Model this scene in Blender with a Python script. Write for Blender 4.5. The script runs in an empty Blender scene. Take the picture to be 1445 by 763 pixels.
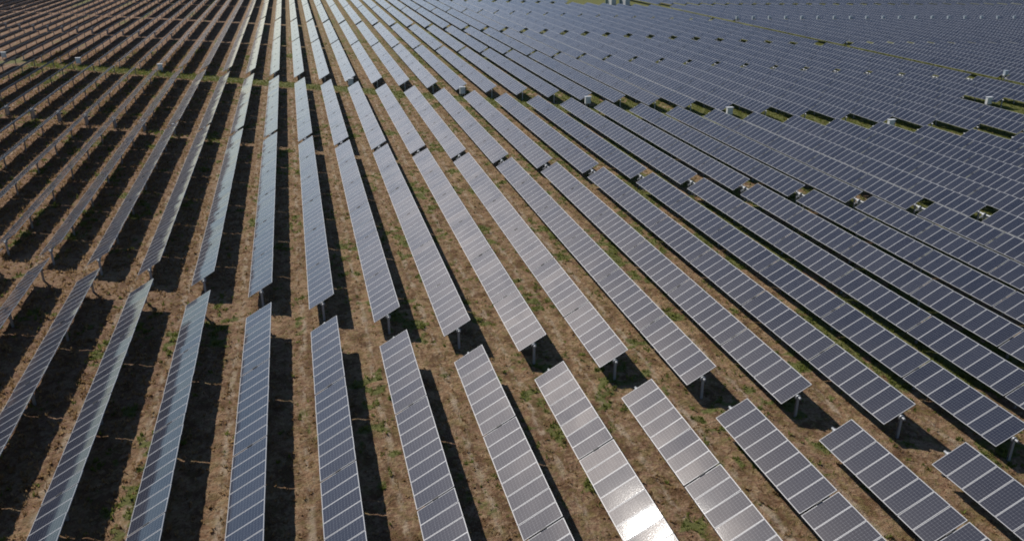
import bpy, bmesh, math, random
import numpy as np
from mathutils import Matrix, Vector, Euler

random.seed(7)
rng = np.random.default_rng(7)
scene = bpy.context.scene
COL = scene.collection

# ------------------------------------------------------------------ layout (metres)
PITCH = 4.15                     # distance between neighbouring rows (X)
AXIS = 1.40                      # height of the panel plane centre above the ground
CHORD = 2.0                      # panel length across the row
TILT = math.radians(29.35)       # low edge to -X (west), high edge to +X
CAM = (-8.2245, -39.899, 23.944 + AXIS)
YAW, PIT, ROL = 0.248279, 0.398059, -0.003785
FPX, W0, H0 = 1162.87, 1445.0, 763.0
SUN_EL, SUN_AZ = math.radians(39.4), math.radians(-29.0)   # azimuth clockwise from +Y

def row_x(r):
    return (r - 9) * PITCH

_R = Vector((math.cos(YAW), -math.sin(YAW), 0))
_F = Vector((math.sin(YAW) * math.cos(PIT), math.cos(YAW) * math.cos(PIT), -math.sin(PIT)))
_U = Vector((math.sin(YAW) * math.sin(PIT), math.cos(YAW) * math.sin(PIT), math.cos(PIT)))
CX = _R * math.cos(ROL) + _U * math.sin(ROL)
CY = -_R * math.sin(ROL) + _U * math.cos(ROL)

def project(x, y, z):
    d = Vector((x - CAM[0], y - CAM[1], z - CAM[2]))
    zc = d.dot(_F)
    if zc < 1:
        return None
    return W0 / 2 + FPX * d.dot(CX) / zc, H0 / 2 - FPX * d.dot(CY) / zc

def in_view(x, y, z, m=0.0):
    p = project(x, y, z)
    return bool(p) and -m <= p[0] <= W0 + m and -m <= p[1] <= H0 + m

# ------------------------------------------------------------------ material helpers
def new_mat(name):
    m = bpy.data.materials.new(name)
    m.use_nodes = True
    nt = m.node_tree
    return m, nt, nt.nodes['Principled BSDF'], nt.nodes['Material Output']

class NB:
    """tiny node helper"""
    def __init__(s, nt): s.nt = nt
    def n(s, t, **kw):
        nd = s.nt.nodes.new(t)
        for k, v in kw.items(): setattr(nd, k, v)
        return nd
    def link(s, a, b): s.nt.links.new(a, b)
    def val(s, sock, v):
        if isinstance(v, bpy.types.NodeSocket): s.link(v, sock)
        else: sock.default_value = v
    def m(s, op, a, b=None, c=None, clamp=False):
        nd = s.n('ShaderNodeMath', operation=op, use_clamp=clamp)
        s.val(nd.inputs[0], a)
        if b is not None: s.val(nd.inputs[1], b)
        if c is not None: s.val(nd.inputs[2], c)
        return nd.outputs[0]
    def mix(s, f, a, b):
        nd = s.n('ShaderNodeMix', data_type='RGBA')
        s.val(nd.inputs[0], f); s.val(nd.inputs[6], a); s.val(nd.inputs[7], b)
        return nd.outputs[2]
    def noise(s, vec, scale, detail=4, rough=.55):
        nd = s.n('ShaderNodeTexNoise')
        s.link(vec, nd.inputs['Vector']); nd.inputs['Scale'].default_value = scale
        nd.inputs['Detail'].default_value = detail; nd.inputs['Roughness'].default_value = rough
        return nd.outputs['Fac']
    def ramp(s, f, lo, hi):
        nd = s.n('ShaderNodeMapRange', interpolation_type='SMOOTHSTEP')
        s.val(nd.inputs[0], f); nd.inputs[1].default_value = lo; nd.inputs[2].default_value = hi
        return nd.outputs[0]
    def scaled(s, vec, sx, sy, sz):
        nd = s.n('ShaderNodeMapping'); s.link(vec, nd.inputs[0]); nd.inputs['Scale'].default_value = (sx, sy, sz)
        return nd.outputs[0]

def rgb(r, g, b): return (r, g, b, 1.0)

def mat_cells():
    m, nt, bs, out = new_mat('solar_cells')
    b = NB(nt)
    uv = b.n('ShaderNodeUVMap', uv_map='UVMap').outputs[0]
    sp = b.n('ShaderNodeSeparateXYZ'); b.link(uv, sp.inputs[0])
    u, v = sp.outputs[0], sp.outputs[1]
    oi = b.n('ShaderNodeObjectInfo')
    vf = b.m('FRACT', v)
    def line(x, n, w):
        f = b.m('FRACT', b.m('MULTIPLY', x, n))
        d = b.m('ABSOLUTE', b.m('SUBTRACT', f, .5))
        return d, b.m('GREATER_THAN', d, .5 - w)
    mu = .008; mv = .014
    uc = b.m('DIVIDE', b.m('SUBTRACT', u, mu), 1 - 2 * mu)
    vc = b.m('DIVIDE', b.m('SUBTRACT', vf, mv), 1 - 2 * mv)
    du, lu = line(uc, 12, .018)
    dv, lv = line(vc, 6, .018)
    corner = b.m('GREATER_THAN', b.m('ADD', du, dv), .89)
    inside = b.m('MULTIPLY', b.m('LESS_THAN', b.m('ABSOLUTE', b.m('SUBTRACT', uc, .5)), .5),
                 b.m('LESS_THAN', b.m('ABSOLUTE', b.m('SUBTRACT', vc, .5)), .5))
    gap = b.m('MAXIMUM', b.m('MAXIMUM', lu, lv), corner)
    # thin busbars along the module
    _, bus = line(b.m('MULTIPLY', vc, 6), 4, .035)
    # each module has its own shade
    cmb = b.n('ShaderNodeCombineXYZ'); b.link(b.m('FLOOR', v), cmb.inputs[0]); b.link(b.m('MULTIPLY', oi.outputs['Random'], 97.0), cmb.inputs[1])
    wn = b.n('ShaderNodeTexWhiteNoise', noise_dimensions='2D'); b.link(cmb.outputs[0], wn.inputs['Vector'])
    r1 = wn.outputs['Value']
    cell = b.mix(r1, rgb(.007, .0105, .026), rgb(.010, .015, .034))
    cell = b.mix(b.m('MULTIPLY', bus, .20), cell, rgb(.20, .22, .27))
    body = b.mix(gap, cell, rgb(.18, .19, .21))
    body = b.mix(inside, rgb(.45, .46, .48), body)
    # dust on the glass
    geo = b.n('ShaderNodeNewGeometry')
    dust = b.ramp(b.noise(b.scaled(geo.outputs['Position'], .5, .25, .5), 1.0, 5, .6), .35, .8)
    lowdust = b.m('POWER', b.m('SUBTRACT', 1.0, u), 6.0)
    df = b.m('ADD', b.m('MULTIPLY', dust, .018), b.m('MULTIPLY', lowdust, .03))
    df = b.m('ADD', df, b.m('MULTIPLY', r1, .02))
    body = b.mix(df, body, rgb(.30, .28, .26))
    b.link(body, bs.inputs['Base Color'])
    rg = b.m('ADD', b.m('MULTIPLY', r1, .07), b.m('ADD', .44, b.m('MULTIPLY', dust, .06)))
    bs.inputs['Roughness'].default_value = .5
    bs.inputs['IOR'].default_value = 1.48
    bs.inputs['Specular IOR Level'].default_value = 0.0
    bs.inputs['Coat Weight'].default_value = 1.0
    bs.inputs['Coat Roughness'].default_value = .05
    bs.inputs['Coat IOR'].default_value = 1.50
    # broad soft sheen scattered back by the textured cells under the glass
    gl = b.n('ShaderNodeBsdfAnisotropic')
    gl.inputs['Color'].default_value = rgb(.031, .0285, .027)
    b.link(rg, gl.inputs['Roughness'])
    gl.inputs['Anisotropy'].default_value = .37
    gl.inputs['Rotation'].default_value = 0.0
    tg = b.n('ShaderNodeTangent', direction_type='UV_MAP', uv_map='UVMap')
    b.link(tg.outputs[0], gl.inputs['Tangent'])
    # pebbled solar glass
    bp = b.n('ShaderNodeBump'); bp.inputs['Strength'].default_value = .05; bp.inputs['Distance'].default_value = .02
    b.link(b.noise(geo.outputs['Position'], 16.0, 2), bp.inputs['Height'])
    b.link(bp.outputs[0], bs.inputs['Normal']); b.link(bp.outputs[0], bs.inputs['Coat Normal'])
    b.link(bp.outputs[0], gl.inputs['Normal'])
    ad = b.n('ShaderNodeAddShader')
    b.link(bs.outputs[0], ad.inputs[0]); b.link(gl.outputs[0], ad.inputs[1])
    b.link(ad.outputs[0], out.inputs[0])
    return m

def mat_simple(name, col, rough=.5, metal=0.0, var=.15, scale=3.0):
    m, nt, bs, out = new_mat(name)
    b = NB(nt)
    geo = b.n('ShaderNodeNewGeometry')
    f = b.noise(geo.outputs['Position'], scale, 4)
    c0 = tuple(c * (1 - var) for c in col); c1 = tuple(min(1, c * (1 + var)) for c in col)
    b.link(b.mix(f, rgb(*c0), rgb(*c1)), bs.inputs['Base Color'])
    bs.inputs['Roughness'].default_value = rough
    bs.inputs['Metallic'].default_value = metal
    return m

def mat_ground():
    m, nt, bs, out = new_mat('dry_ground')
    b = NB(nt)
    geo = b.n('ShaderNodeNewGeometry')
    P = geo.outputs['Position']
    sp = b.n('ShaderNodeSeparateXYZ'); b.link(P, sp.inputs[0])
    X, Y = sp.outputs[0], sp.outputs[1]
    big = b.noise(P, .045, 3)
    mid = b.noise(P, .45, 5, .6)
    fine = b.noise(P, 3.4, 6, .7)
    grit = b.noise(P, 7.0, 5, .75)
    dry = b.mix(b.ramp(mid, .35, .65), rgb(.285, .160, .086), rgb(.385, .250, .142))
    dry = b.mix(b.ramp(big, .4, .62), dry, rgb(.265, .155, .098))
    dry = b.mix(b.ramp(fine, .42, .66), dry, rgb(.40, .290, .180))
    dry = b.mix(b.m('MULTIPLY', b.ramp(grit, .50, .64), .75), dry, rgb(.075, .044, .024))
    scrub = b.noise(b.scaled(P, 1.0, .7, 1.0), .9, 6, .68)
    dry = b.mix(b.m('MULTIPLY', b.ramp(scrub, .47, .58), .85), dry, rgb(.135, .074, .038))
    straw = b.noise(P, 1.7, 6, .7)
    dry = b.mix(b.m('MULTIPLY', b.ramp(straw, .54, .66), .6), dry, rgb(.47, .325, .175))
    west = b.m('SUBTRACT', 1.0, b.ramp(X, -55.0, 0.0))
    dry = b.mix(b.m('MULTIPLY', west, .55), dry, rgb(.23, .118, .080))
    # pale sandy wheel ruts down the middle of each aisle
    ph = b.m('FRACT', b.m('ADD', b.m('DIVIDE', X, PITCH), .85))
    wob = b.m('MULTIPLY', b.m('SUBTRACT', b.noise(P, .12, 3), .5), .16)
    rut = b.m('SUBTRACT', 1.0, b.ramp(b.m('ABSOLUTE', b.m('SUBTRACT', b.m('ADD', ph, wob), .5)), .015, .075))
    patch = b.ramp(b.noise(b.scaled(P, 1.6, .5, 1), 1.0, 5, .65), .46, .58)
    dry = b.mix(b.m('MULTIPLY', b.m('MULTIPLY', rut, patch), .75), dry, rgb(.47, .375, .275))
    sand = b.ramp(b.noise(P, 1.4, 6, .75), .58, .68)
    dry = b.mix(b.m('MULTIPLY', sand, .65), dry, rgb(.41, .32, .215))
    # green weeds: sparse on the left, denser to the right and along the cross track
    wd = b.n('ShaderNodeAttribute', attribute_name='weeds').outputs['Fac']
    gn = b.noise(b.scaled(P, 1.0, .6, 1.0), .55, 6, .62)
    g = b.m('ADD', wd, b.m('MULTIPLY', b.m('SUBTRACT', b.noise(P, 2.2, 5, .7), .5), 1.6))
    g = b.m('MULTIPLY', b.ramp(g, .30, .75), .9)
    far = b.ramp(b.m('ADD', Y, b.m('MULTIPLY', X, .5)), 118.0, 140.0)
    gfar = b.m('MULTIPLY', b.ramp(gn, .42, .56), b.ramp(X, -30.0, 30.0))
    g = b.m('MAXIMUM', g, b.m('MULTIPLY', b.m('MULTIPLY', far, gfar), .8))
    olive = b.ramp(b.noise(b.scaled(P, 1.0, .8, 1.0), 1.9, 6, .72), .47, .60)
    dry = b.mix(b.m('MULTIPLY', olive, b.m('ADD', .25, b.m('MULTIPLY', b.ramp(X, -40.0, 20.0), .35))), dry, rgb(.190, .155, .055))
    green = b.mix(fine, rgb(.070, .088, .020), rgb(.215, .225, .075))
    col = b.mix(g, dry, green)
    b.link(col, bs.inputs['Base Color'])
    bs.inputs['Roughness'].default_value = .95
    bs.inputs['Specular IOR Level'].default_value = .15
    bp = b.n('ShaderNodeBump'); bp.inputs['Strength'].default_value = 1.0; bp.inputs['Distance'].default_value = .20
    b.link(b.m('ADD', fine, b.m('MULTIPLY', grit, .5)), bp.inputs['Height'])
    b.link(bp.outputs[0], bs.inputs['Normal'])
    return m

def mat_grass(name, c0, c1):
    m, nt, bs, out = new_mat(name)
    b = NB(nt)
    geo = b.n('ShaderNodeNewGeometry')
    f = b.noise(geo.outputs['Position'], 1.3, 4)
    c = b.mix(b.ramp(f, .3, .7), rgb(*c0), rgb(*c1))
    df = b.n('ShaderNodeBsdfDiffuse'); tr = b.n('ShaderNodeBsdfTranslucent')
    b.link(c, df.inputs[0]); b.link(c, tr.inputs[0])
    mx = b.n('ShaderNodeMixShader'); mx.inputs[0].default_value = .5
    b.link(df.outputs[0], mx.inputs[1]); b.link(tr.outputs[0], mx.inputs[2])
    nt.nodes.remove(bs); b.link(mx.outputs[0], out.inputs[0])
    return m

M_CELL = mat_cells()
M_FRAME = mat_simple('anodised_frame', (.42, .42, .43), .5, .15, .06)
M_BACK = mat_simple('backsheet', (.42, .43, .45), .6)
M_STEEL = mat_simple('galvanised_steel', (.36, .37, .38), .55, .3, .15, 5.0)
M_DARK = mat_simple('dark_rubber', (.03, .03, .032), .6)
M_WHITE = mat_simple('white_enamel', (.70, .71, .71), .45, 0, .04)
M_GREY = mat_simple('grey_enamel_and_shade', (.45, .50, .55), .45, 0, .06)  # control box paint; also front-face shade put into the inverter door colour
M_TEAL = mat_simple('teal_enamel', (.10, .17, .19), .45, 0, .1)
M_CONC = mat_simple('concrete', (.38, .36, .33), .85, 0, .2)
M_GROUND = mat_ground()
M_DRY = mat_grass('dry_blades', (.24, .145, .07), (.46, .32, .17))
M_GREEN = mat_grass('green_blades', (.10, .13, .028), (.25, .27, .075))

# ------------------------------------------------------------------ mesh helpers
def add_box(bm, lo, hi, mi=0):
    x0, y0, z0 = lo; x1, y1, z1 = hi
    v = [bm.verts.new(p) for p in ((x0,y0,z0),(x1,y0,z0),(x1,y1,z0),(x0,y1,z0),(x0,y0,z1),(x1,y0,z1),(x1,y1,z1),(x0,y1,z1))]
    for f in ((0,3,2,1),(4,5,6,7),(0,1,5,4),(1,2,6,5),(2,3,7,6),(3,0,4,7)):
        bm.faces.new([v[i] for i in f]).material_index = mi

def add_cyl(bm, p0, p1, r, n=10, mi=0):
    p0, p1 = Vector(p0), Vector(p1)
    d = (p1 - p0)
    rot = d.to_track_quat('Z', 'Y').to_matrix().to_4x4()
    g = bmesh.ops.create_cone(bm, cap_ends=True, segments=n, radius1=r, radius2=r, depth=d.length,
                              matrix=Matrix.Translation((p0 + p1) / 2) @ rot)
    for v in g['verts']:
        for f in v.link_faces: f.material_index = mi

def to_mesh(name, bm, mats, bevel=0):
    if bevel:
        bmesh.ops.bevel(bm, geom=list(bm.edges), offset=bevel, segments=1, affect='EDGES')
    me = bpy.data.meshes.new(name)
    bm.normal_update(); bm.to_mesh(me); bm.free()
    for m in mats: me.materials.append(m)
    return me

def obj(name, me, parent=None, loc=(0,0,0), rot=(0,0,0), scale=(1,1,1)):
    o = bpy.data.objects.new(name, me)
    COL.objects.link(o)
    o.parent = parent
    o.location = loc; o.rotation_euler = rot; o.scale = scale
    return o

def tag(o, label=None, cat=None, group=None, kind=None):
    if label: o['label'] = label
    if cat: o['category'] = cat
    if group: o['group'] = group
    if kind: o['kind'] = kind

# ------------------------------------------------------------------ panels
MOD_W = .978      # module size along the row (one metre pitch)
FR = .017         # frame face width
def panel_mesh(name, n):
    """n modules side by side along +Y, the first one starting at y = 0"""
    bm = bmesh.new()
    uvl = bm.loops.layers.uv.new('UVMap')
    h = CHORD / 2; t = .038
    for i in range(n):
        y0 = i + (1 - MOD_W) / 2; y1 = y0 + MOD_W
        O = [(-h, y0), (h, y0), (h, y1), (-h, y1)]
        I = [(-h + FR, y0 + FR), (h - FR, y0 + FR), (h - FR, y1 - FR), (-h + FR, y1 - FR)]
        top = [bm.verts.new((x, y, 0)) for x, y in O]
        ins = [bm.verts.new((x, y, 0)) for x, y in I]
        gl = [bm.verts.new((x, y, -.003)) for x, y in I]
        bot = [bm.verts.new((x, y, -t)) for x, y in O]
        for k in range(4):
            j = (k + 1) % 4
            bm.faces.new((top[k], top[j], ins[j], ins[k])).material_index = 1
            bm.faces.new((ins[k], ins[j], gl[j], gl[k])).material_index = 1
            bm.faces.new((bot[k], bot[j], top[j], top[k])).material_index = 1
        f = bm.faces.new(gl); f.material_index = 0
        for lp, (a, c) in zip(f.loops, ((0, 0), (1, 0), (1, 1), (0, 1))):
            lp[uvl].uv = (a, i + .0005 + c * .999)
        bm.faces.new(bot[::-1]).material_index = 2
    return to_mesh(name, bm, [M_CELL, M_FRAME, M_BACK])

PANEL1 = panel_mesh('solar_panel', 1)
SECTION = {n: panel_mesh('panel_section', n) for n in (4, 5, 7, 8)}

def clamp_rail_into(bm, y):
    add_box(bm, (-.55, y - .02, -.085), (.55, y + .02, -.042))

def tube_mesh(y0, y1, rails, seams):
    bm = bmesh.new()
    add_cyl(bm, (0, y0, -.155), (0, y1, -.155), .068, 8)
    for y in rails: clamp_rail_into(bm, y)
    for y in seams: add_box(bm, (-.15, y - .036, -.08), (.15, y + .036, .035), 1)
    return to_mesh('torque_tube', bm, [M_STEEL, M_DARK])

def post_mesh():
    bm = bmesh.new()
    h = AXIS - .22
    add_box(bm, (-.075, -.05, -.3), (.075, -.042, h))
    add_box(bm, (-.075, .042, -.3), (.075, .05, h))
    add_box(bm, (-.004, -.0415, -.3), (.004, .0415, h))
    return to_mesh('post', bm, [M_STEEL])
POST = post_mesh()

def bearing_mesh():
    bm = bmesh.new()
    add_box(bm, (-.15, -.06, -.025), (.15, .06, 0))
    for s in (-1, 1):
        add_box(bm, (s * .13 - .02, -.05, .001), (s * .13 + .02, .05, .14))
    add_cyl(bm, (0, -.045, .09), (0, .045, .09), .115, 12, 0)
    return to_mesh('bearing', bm, [M_STEEL])
BEAR = bearing_mesh()

def drive_mesh():
    bm = bmesh.new()
    add_cyl(bm, (0, -.10, -.155), (0, .10, -.155), .19, 16, 0)
    add_box(bm, (-.30, -.09, -.42), (.30, .09, -.29), 0)
    add_cyl(bm, (.32, 0, -.355), (.62, 0, -.355), .075, 12, 1)
    add_cyl(bm, (-.40, 0, -.355), (-.31, 0, -.355), .085, 12, 0)
    add_box(bm, (.36, -.07, -.275), (.56, .07, -.18), 1)
    return to_mesh('drive_motor', bm, [M_STEEL, M_DARK])
DRIVE = drive_mesh()

def control_mesh():
    bm = bmesh.new()
    add_box(bm, (-.34, -.24, .02), (.34, .24, .72), 0)
    add_box(bm, (-.38, -.29, .722), (.38, .29, .76), 0)
    add_box(bm, (-.05, -.05, -.09), (.05, .05, .018), 1)
    return to_mesh('control_box', bm, [M_GREY, M_STEEL], .008)
CONTROL = control_mesh()

_tubes = {}
SEAM = .085
WING_A = ([7, 8, 8, 8, 8, 8], 47.66)
WING_B = ([8] * 5, 41.10)
WING_N = ([8] * 5, 40.6)
WING_S = ([5, 8, 8], 21.4)

def wing_items(wing, y0):
    """(section start, count, module pitch) from the near end, and the post positions"""
    secs, L = wing
    p = (L - SEAM * (len(secs) - 1)) / sum(secs)
    out, posts, y = [], [y0 - .06], y0
    for i, n in enumerate(secs):
        out.append((y, n, p)); y += n * p
        posts.append(y + (SEAM / 2 if i < len(secs) - 1 else .06))
        y += SEAM
    return out, posts, y - SEAM

def build_tracker(x, y_near, wings, gap, label, group, fine, tilt_off):
    """one tracker: every wing, tube, post and drive turns together; origin on the ground at the drive"""
    items, posts, y, gaps = [], [], 0.0, []
    for k, w in enumerate(wings):
        it, ps, y1 = wing_items(w, y)
        items += it; posts += ps
        if k < len(wings) - 1:
            gaps.append(y1 + gap / 2)
        y = y1 + gap
    Lall = y - gap
    root = bpy.data.objects.new('solar_tracker', None); COL.objects.link(root)
    root.empty_display_size = .5
    root.location = (x, y_near, 0)
    tag(root, label, 'solar table', group)
    a = -(TILT + tilt_off)
    for (ys, n, p) in items:
        if fine:
            for i in range(n):
                obj('solar_panel', PANEL1, root, (0, ys + i * p, AXIS),
                    (random.gauss(0, .006), a + random.gauss(0, .006), 0), (1, p, 1))
        else:
            obj('panel_section', SECTION[n], root, (0, ys, AXIS), (random.gauss(0, .0006), a + random.gauss(0, .004), 0), (1, p, 1))
    key = (tuple(w[1] for w in wings), gap, fine)
    if key not in _tubes:
        rails = [ys + i * p + p / 2 for (ys, n, p) in items for i in range(n)] if fine else [ys + .5 for ys, n, p in items]
        _tubes[key] = tube_mesh(-.32, Lall + .32, rails, [q for q in posts if any(abs(q - (ys - SEAM / 2)) < .01 for ys, n, p in items)])
    obj('torque_tube', _tubes[key], root, (0, 0, AXIS), (0, a, 0))
    for yp in posts:
        po = obj('post', POST, root, (0.07, yp, 0))
        if fine: obj('bearing', BEAR, po, (0, 0, AXIS - .22))
    for g in gaps:
        if group.endswith('pale aisle'): obj('control_box', CONTROL, root, (0, g, AXIS))
        po = obj('post', POST, root, (0.07, g, 0))
        obj('drive_motor', DRIVE, root, (.0, g, AXIS - .02))
    return root

# ------------------------------------------------------------------ where the trackers stand
SL = {0: -3.184, 1: -3.168, 2: -3.160}
G_DRIVE = 1.47
def seen(x, y0, y1, m):
    n = max(2, int((y1 - y0) / 2))
    return any(in_view(x + s, y0 + (y1 - y0) * i / n, AXIS, m) for i in range(n + 1) for s in (-.85, .85))

jobs = []      # strip key, row, x, y_near, wings
for r in range(-24, 34):
    x = row_x(r); k = r - 9
    jobs.append(('front', r, x, 3.456 + SL[0] * k - WING_N[1], [WING_N]))
    if r < 30:
        jobs.append(('second', r, x, 6.94 + SL[1] * k, [WING_A, WING_B]))
        jobs.append(('third', r, x, 103.06 + SL[2] * k, [WING_A, WING_B]))
    else:
        jobs.append(('third', r, x, 103.06 + WING_A[1] - WING_S[1] + SL[2] * k, [WING_S, WING_B]))
    jobs.append(('fourth', r, x, 196.3 + SL[2] * k, [WING_A, WING_B]))
    if r < 29:
        jobs.append(('fifth', r, x, 290.2 + SL[2] * k, [WING_A, WING_B]))
for i in range(0, 40):
    r = 34.96 + i; x = row_x(r)
    yc = 117.5 - 1.2 * (r - 36.45)
    L = WING_A[1] + WING_B[1] + G_DRIVE
    jobs.append(('aisle_near', r, x, yc - .8 - L, [WING_A, WING_B]))
    jobs.append(('aisle_middle', r, x, yc + 1.6, [WING_A, WING_B]))
    jobs.append(('aisle_far', r, x, yc + 101.0, [WING_A, WING_B]))

ORD = ('zeroth first second third fourth fifth sixth seventh eighth ninth tenth eleventh twelfth thirteenth fourteenth fifteenth '
       'sixteenth seventeenth eighteenth nineteenth').split()
TENS = {2: 'twent', 3: 'thirt', 4: 'fort'}
def ordinal(n):
    if n < 20: return ORD[n]
    t, u = divmod(n, 10)
    return TENS[t] + ('ieth' if u == 0 else 'y-' + ORD[u])

PLACE = {
    'front':  'in the front strip before the bare gap',
    'second': 'between the bare gap and the grassy track',
    'third':  'just beyond the grassy cross track',
    'fourth': 'in the second strip beyond the grassy track',
    'fifth':  'in the last strip under the top edge',
    'aisle_near':   'across the pale aisle, in its near strip',
    'aisle_middle': 'across the pale aisle, in its middle strip',
    'aisle_far':    'across the pale aisle, in its far strip',
}
GROUP = {
    'front': 'solar tables in the front strip', 'second': 'solar tables between the bare gap and the grassy track',
    'third': 'solar tables just beyond the grassy track', 'fourth': 'solar tables of the second strip beyond the grassy track',
    'fifth': 'solar tables of the last strip', 'aisle_near': 'solar tables across the pale aisle', 'aisle_middle': 'solar tables across the pale aisle',
    'aisle_far': 'solar tables across the pale aisle',
}
def look(strip, r):
    if strip == 'front':
        return 'dark grey' if r < 6 else 'grey' if r < 10 else 'brightly glaring' if r == 10 else 'grey' if r < 13 else 'navy'
    if r < -2: return 'dark edge-on'
    if r < 3: return 'narrow grey'
    if r < 9: return 'pale blue'
    if r < 12: return 'silvery' if strip == 'second' else 'pale blue'
    if r < 15: return 'blue-grey'
    return 'navy'

by = {}
for j in jobs:
    strip, r, x, y0, wings = j
    y1 = y0 + sum(w[1] for w in wings) + G_DRIVE * (len(wings) - 1)
    if seen(x, y0, y1, 0):
        by.setdefault(strip, []).append((r, x, y0, wings, True))
    elif seen(x, y0, y1, 75 if r < 3 else 20):
        by.setdefault(strip, []).append((r, x, y0, wings, False))
tracker_count = 0
for strip, L in by.items():
    L.sort()
    vis = [a for a in L if a[4]]
    nvis = len(vis); k = 0
    for (r, x, y0, wings, v) in L:
        if v:
            k += 1
            if strip.startswith('aisle'):
                where = ordinal(k) + ' from the left'
            else:
                where = (ordinal(k) + ' from the left') if k <= nvis / 2 + 1 else (ordinal(nvis - k + 1) + ' from the right')
            label = f'{look(strip, r)} solar table {PLACE[strip]}, {where}'
        else:
            label = 'solar table standing just outside the edge of the picture'
        fine = strip in ('front', 'second')
        tilt = random.gauss(0, math.radians(.45)) if not (strip == 'front' and r == 10) else 0.0
        build_tracker(x, y0, wings, G_DRIVE, label, GROUP[strip] if v else 'solar tables just outside the picture', fine, tilt)
        tracker_count += 1
print('trackers', {k: (len(v), sum(a[4] for a in v)) for k, v in by.items()}, tracker_count)

# ------------------------------------------------------------------ white cabinets along the grassy track
def cabinet_parts():
    bm = bmesh.new(); add_box(bm, (-.46, -.26, .52), (.46, .26, 1.66)); body = to_mesh('body', bm, [M_WHITE], .02)
    bm = bmesh.new(); add_box(bm, (-.40, -.285, .58), (.40, -.262, 1.60)); door = to_mesh('door', bm, [M_WHITE], .006)
    bm = bmesh.new(); add_box(bm, (.28, -.315, 1.02), (.32, -.286, 1.22)); handle = to_mesh('handle', bm, [M_DARK])
    bm = bmesh.new(); add_box(bm, (-.54, -.36, 1.664), (.54, .32, 1.72)); hood = to_mesh('rain_hood', bm, [M_WHITE], .012)
    bm = bmesh.new(); add_box(bm, (-.04, -.04, -.2), (.04, .04, .515)); leg = to_mesh('leg', bm, [M_STEEL])
    return body, door, handle, hood, leg
CAB = cabinet_parts()
cab_rows = [-7, -3, 1, 9, 13, 17, 21, 25]
def cabinet(x, y, label):
    root = bpy.data.objects.new('combiner_box', None); COL.objects.link(root); root.location = (x, y, 0)
    tag(root, label, 'electrical cabinet', 'white cabinets along the grassy track'); root.scale = (.9, .9, .9)
    obj('body', CAB[0], root)
    d = obj('door', CAB[1], root); obj('handle', CAB[2], d)
    obj('rain_hood', CAB[3], root)
    for s in (-1, 1): obj('leg', CAB[4], root, (s * .36, 0, 0))
for i, r in enumerate(cab_rows):
    nm = 'leftmost of the eight' if i == 0 else 'rightmost of the eight' if i == 7 else ordinal(i + 1) + ' of eight from the left'
    cabinet(row_x(r), 102.25 + SL[2] * (r - 9), f'small white cabinet on legs beside the grassy track, {nm}')
cabinet(row_x(30.72), 131.6 + SL[2] * (31.05 - 9) - 1.0, 'small white cabinet in the green clearing at the right edge')

# ------------------------------------------------------------------ inverter cabinets in the far clearing
def inverter(px, y, label):
    d = CX * ((px - W0 / 2) / FPX) + _F + CY * (H0 / 2 / FPX)
    x = CAM[0] + d.x * (y - CAM[1]) / d.y
    root = bpy.data.objects.new('inverter_cabinet', None); COL.objects.link(root); root.location = (x, y, 0); root.rotation_euler = (0, 0, math.radians(11))
    tag(root, label, 'inverter cabinet', 'tall white cabinets in the far clearing')
    bm = bmesh.new(); add_box(bm, (-1.2, -1.95, 0), (1.2, 1.95, .3)); obj('plinth', to_mesh('plinth', bm, [M_CONC], .03), root)
    bm = bmesh.new(); add_box(bm, (-.9, -1.7, .304), (.9, 1.7, 3.3)); obj('body', to_mesh('body', bm, [M_WHITE], .03), root)
    bm = bmesh.new(); add_box(bm, (-1.0, -1.8, 3.304), (1.0, 1.8, 3.42)); obj('roof', to_mesh('roof', bm, [M_WHITE], .03), root)
    for s in (-1, 1):
        bm = bmesh.new()
        xa, xb = (-.85, -.02) if s < 0 else (.02, .85)
        add_box(bm, (xa, -1.74, .5), (xb, -1.703, 3.1))
        dr = obj('door', to_mesh('door', bm, [M_GREY], .01), root)  # blue-grey colour carries the shade of the cabinet's unlit front
        bm = bmesh.new()
        for q in range(7): add_box(bm, (xa + .15, -1.775, 2.2 + q * .1), (xb - .15, -1.743, 2.25 + q * .1))
        obj('louvre', to_mesh('louvre', bm, [M_GREY]), dr)
    bm = bmesh.new(); add_box(bm, (-1.30, .9, .304), (-.91, 1.6, 2.2)); obj('cooling_unit', to_mesh('cooling_unit', bm, [M_TEAL], .03), root)
inverter(862.5, 232.0, 'tall white cabinet in the clearing at the top edge, left one of the pair')
inverter(882.0, 230.0, 'tall white cabinet in the clearing at the top edge, right one of the pair')

# ------------------------------------------------------------------ ground
def vnoise(x, y, seed):
    """smooth value noise on arrays"""
    xi = np.floor(x).astype(np.int64); yi = np.floor(y).astype(np.int64)
    fx = x - xi; fy = y - yi
    fx = fx * fx * (3 - 2 * fx); fy = fy * fy * (3 - 2 * fy)
    def h(a, b):
        v = np.sin(a * 127.1 + b * 311.7 + seed * 74.7) * 43758.5453
        return v - np.floor(v)
    return (h(xi, yi) * (1 - fx) + h(xi + 1, yi) * fx) * (1 - fy) + (h(xi, yi + 1) * (1 - fx) + h(xi + 1, yi + 1) * fx) * fy

def axis_pts(a, b, step, far):
    c = list(np.arange(a, b, step)); s = step; p = c[-1]; q = c[0]; lo = []; hi = []
    while p < far:
        s *= 1.16; p += s; hi.append(p)
    s = step
    while q > -far:
        s *= 1.16; q -= s; lo.append(q)
    return np.array(lo[::-1] + c + hi)

def height(x, y):
    return (.05 * (vnoise(x * .35, y * .35, 1) - .5) + .07 * (vnoise(x * 1.1, y * 1.1, 2) - .5)
            + .13 * (np.maximum(vnoise(x * 2.3, y * 2.3, 3), .35) - .5) + .10 * (vnoise(x * 3.7, y * 3.7, 4) - .5)) - .03

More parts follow.
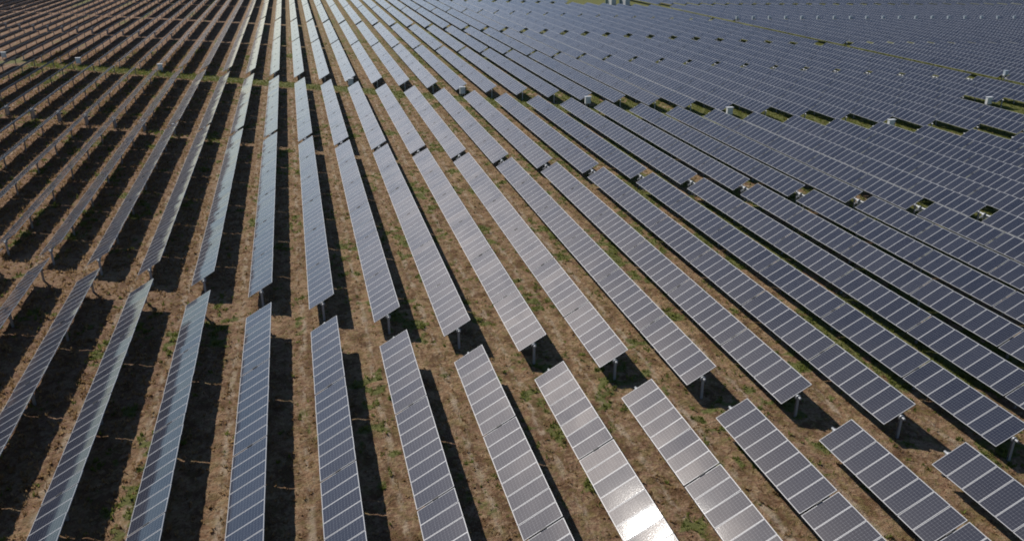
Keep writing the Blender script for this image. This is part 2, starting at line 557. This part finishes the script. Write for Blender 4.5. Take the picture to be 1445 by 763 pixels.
def smooth(v, a, c):
    t = np.clip((v - a) / (c - a), 0, 1)
    return t * t * (3 - 2 * t)

def weeds(x, y):
    f = (.36 * vnoise(x * .45, y * .25, 21) + .28 * vnoise(x * 1.1, y * .8, 22) + .36 * vnoise(x * 2.6, y * 2.2, 23))
    r = np.clip((x - 5) / 50, 0, 1)
    s = y + x * 3.16 / PITCH
    tr = np.clip(1.35 - np.abs(s - 100.2) / 3.2, 0, 1)
    e = np.clip((x + 25) / 40, 0, 1)
    return np.maximum(smooth(f + .27 * r + .14 * np.clip((x - 30) / 30, 0, 1) * np.clip((y + 5) / 25, 0, 1) + .04 * e, .60, .80), .95 * tr)

def make_ground():
    xs = axis_pts(-60, 105, .24, 2600); ys = axis_pts(-26, 112, .24, 2600)
    gx, gy = np.meshgrid(xs, ys)
    gz = height(gx, gy)
    n, mm = gx.shape
    co = np.stack([gx, gy, gz], -1).reshape(-1, 3).astype(np.float32)
    idx = np.arange(n * mm).reshape(n, mm)
    f = np.stack([idx[:-1, :-1], idx[:-1, 1:], idx[1:, 1:], idx[1:, :-1]], -1).reshape(-1, 4)
    me = bpy.data.meshes.new('ground')
    me.vertices.add(len(co)); me.vertices.foreach_set('co', co.ravel())
    me.loops.add(f.size); me.loops.foreach_set('vertex_index', f.ravel().astype(np.int32))
    me.polygons.add(len(f)); me.polygons.foreach_set('loop_start', (np.arange(len(f)) * 4).astype(np.int32))
    me.update(calc_edges=True); me.validate()
    me.materials.append(M_GROUND)
    at = me.attributes.new('weeds', 'FLOAT', 'POINT'); at.data.foreach_set('value', weeds(gx, gy).ravel().astype(np.float32))
    o = obj('ground', me)
    tag(o, 'dry brown ground with patches of green weeds between the solar tables', 'ground', kind='structure')
make_ground()

# ------------------------------------------------------------------ grass and weeds (stuff)
def make_grass():
    N = 420000
    # sample points with density falling with distance
    Y = -26 + (rng.random(N) ** 1.5) * 190
    X = -60 + rng.random(N) * 175
    s = Y + X * 3.16 / PITCH
    d1 = vnoise(X * .5, Y * .35, 11); d2 = vnoise(X * 1.7, Y * 1.4, 12)
    right = np.clip((X - 6) / 56, 0, 1)
    track = np.clip(1 - np.abs(s - 100.2) / 3.6, 0, 1)
    leftscrub = np.clip((-X - 8) / 20, 0, 1)
    wv = weeds(X, Y)
    keep = rng.random(N) < (.13 + .25 * (d1 > .55) * (d2 > .35) + .85 * (wv > .35) + .3 * leftscrub)
    u = np.zeros(N, bool)
    # inside the frame only
    dx = X - CAM[0]; dy = Y - CAM[1]; dz = -CAM[2]
    zc = dx * _F.x + dy * _F.y + dz * _F.z
    px = W0 / 2 + FPX * (dx * CX.x + dy * CX.y + dz * CX.z) / zc
    py = H0 / 2 - FPX * (dx * CY.x + dy * CY.y + dz * CY.z) / zc
    keep &= (zc > 5) & (px > -60) & (px < W0 + 60) & (py < H0 + 60)
    X, Y, right, track, leftscrub, wv = X[keep], Y[keep], right[keep], track[keep], leftscrub[keep], wv[keep]
    n = len(X)
    g = rng.random(n) < np.clip(.03 + .14 * smooth(X, -20, 25) + .85 * smooth(wv, .2, .5), 0, .95)
    hgt = .05 + .09 * rng.random(n) ** 2 + .20 * leftscrub * rng.random(n) + .10 * (g & (rng.random(n) < .3))
    wid = .03 + .05 * rng.random(n)
    Z = height(X, Y)
    B = 5
    V = np.zeros((n, B, 3, 3), np.float32)
    for k in range(B):
        a = rng.random(n) * 2 * np.pi; r = rng.random(n) * .10
        bx = X + np.cos(a) * r; by_ = Y + np.sin(a) * r
        t = a + np.pi / 2
        lean = .5 * hgt * (.4 + rng.random(n)); hh = hgt * (.6 + .6 * rng.random(n))
        V[:, k, 0] = np.stack([bx - np.cos(t) * wid, by_ - np.sin(t) * wid, Z - .02], -1)
        V[:, k, 1] = np.stack([bx + np.cos(t) * wid, by_ + np.sin(t) * wid, Z - .02], -1)
        V[:, k, 2] = np.stack([bx + np.cos(a) * lean, by_ + np.sin(a) * lean, Z + hh], -1)
    co = V.reshape(-1, 3); nf = len(co) // 3
    me = bpy.data.meshes.new('grass')
    me.vertices.add(len(co)); me.vertices.foreach_set('co', co.ravel())
    me.loops.add(len(co)); me.loops.foreach_set('vertex_index', np.arange(len(co), dtype=np.int32))
    me.polygons.add(nf); me.polygons.foreach_set('loop_start', (np.arange(nf) * 3).astype(np.int32))
    me.materials.append(M_DRY); me.materials.append(M_GREEN)
    me.polygons.foreach_set('material_index', np.repeat(g.astype(np.int32), B))
    me.update(calc_edges=True)
    o = obj('grass', me)
    tag(o, 'dry and green grass tufts growing between the solar tables', 'grass', kind='stuff')
    print('tufts', n)
make_grass()

# ------------------------------------------------------------------ camera, light, view
cam = bpy.data.cameras.new('camera')
cam.lens = 36 * FPX / W0; cam.sensor_width = 36; cam.sensor_fit = 'HORIZONTAL'
cam.clip_start = .5; cam.clip_end = 8000
co = bpy.data.objects.new('camera', cam); COL.objects.link(co)
R = Matrix((CX, CY, -_F)).transposed()
co.matrix_world = Matrix.Translation(CAM) @ R.to_4x4()
scene.camera = co

sd = Vector((math.sin(SUN_AZ) * math.cos(SUN_EL), math.cos(SUN_AZ) * math.cos(SUN_EL), math.sin(SUN_EL)))
sl = bpy.data.lights.new('sun', 'SUN'); sl.energy = 4.4; sl.angle = math.radians(.53); sl.color = (1, .94, .86)
so = bpy.data.objects.new('sun', sl); COL.objects.link(so)
so.rotation_euler = sd.to_track_quat('Z', 'Y').to_euler()
so.location = (0, 0, 60)

w = bpy.data.worlds.new('World'); scene.world = w; w.use_nodes = True
nt = w.node_tree
bg = nt.nodes['Background']
sky = nt.nodes.new('ShaderNodeTexSky'); sky.sky_type = 'NISHITA'; sky.sun_disc = False
sky.sun_elevation = SUN_EL; sky.sun_rotation = SUN_AZ % (2 * math.pi)
sky.air_density = 1.0; sky.dust_density = 0.12; sky.ozone_density = 3.2; sky.altitude = 100
nt.links.new(sky.outputs[0], bg.inputs[0]); bg.inputs[1].default_value = .074

scene.view_settings.view_transform = 'Standard'
scene.view_settings.look = 'None'
scene.view_settings.exposure = 0.0
scene.view_settings.gamma = 1.0
scene.view_settings.use_curve_mapping = False
scene.cycles.filter_width = 1.85
scene.cycles.max_bounces = 4
scene.cycles.diffuse_bounces = 1
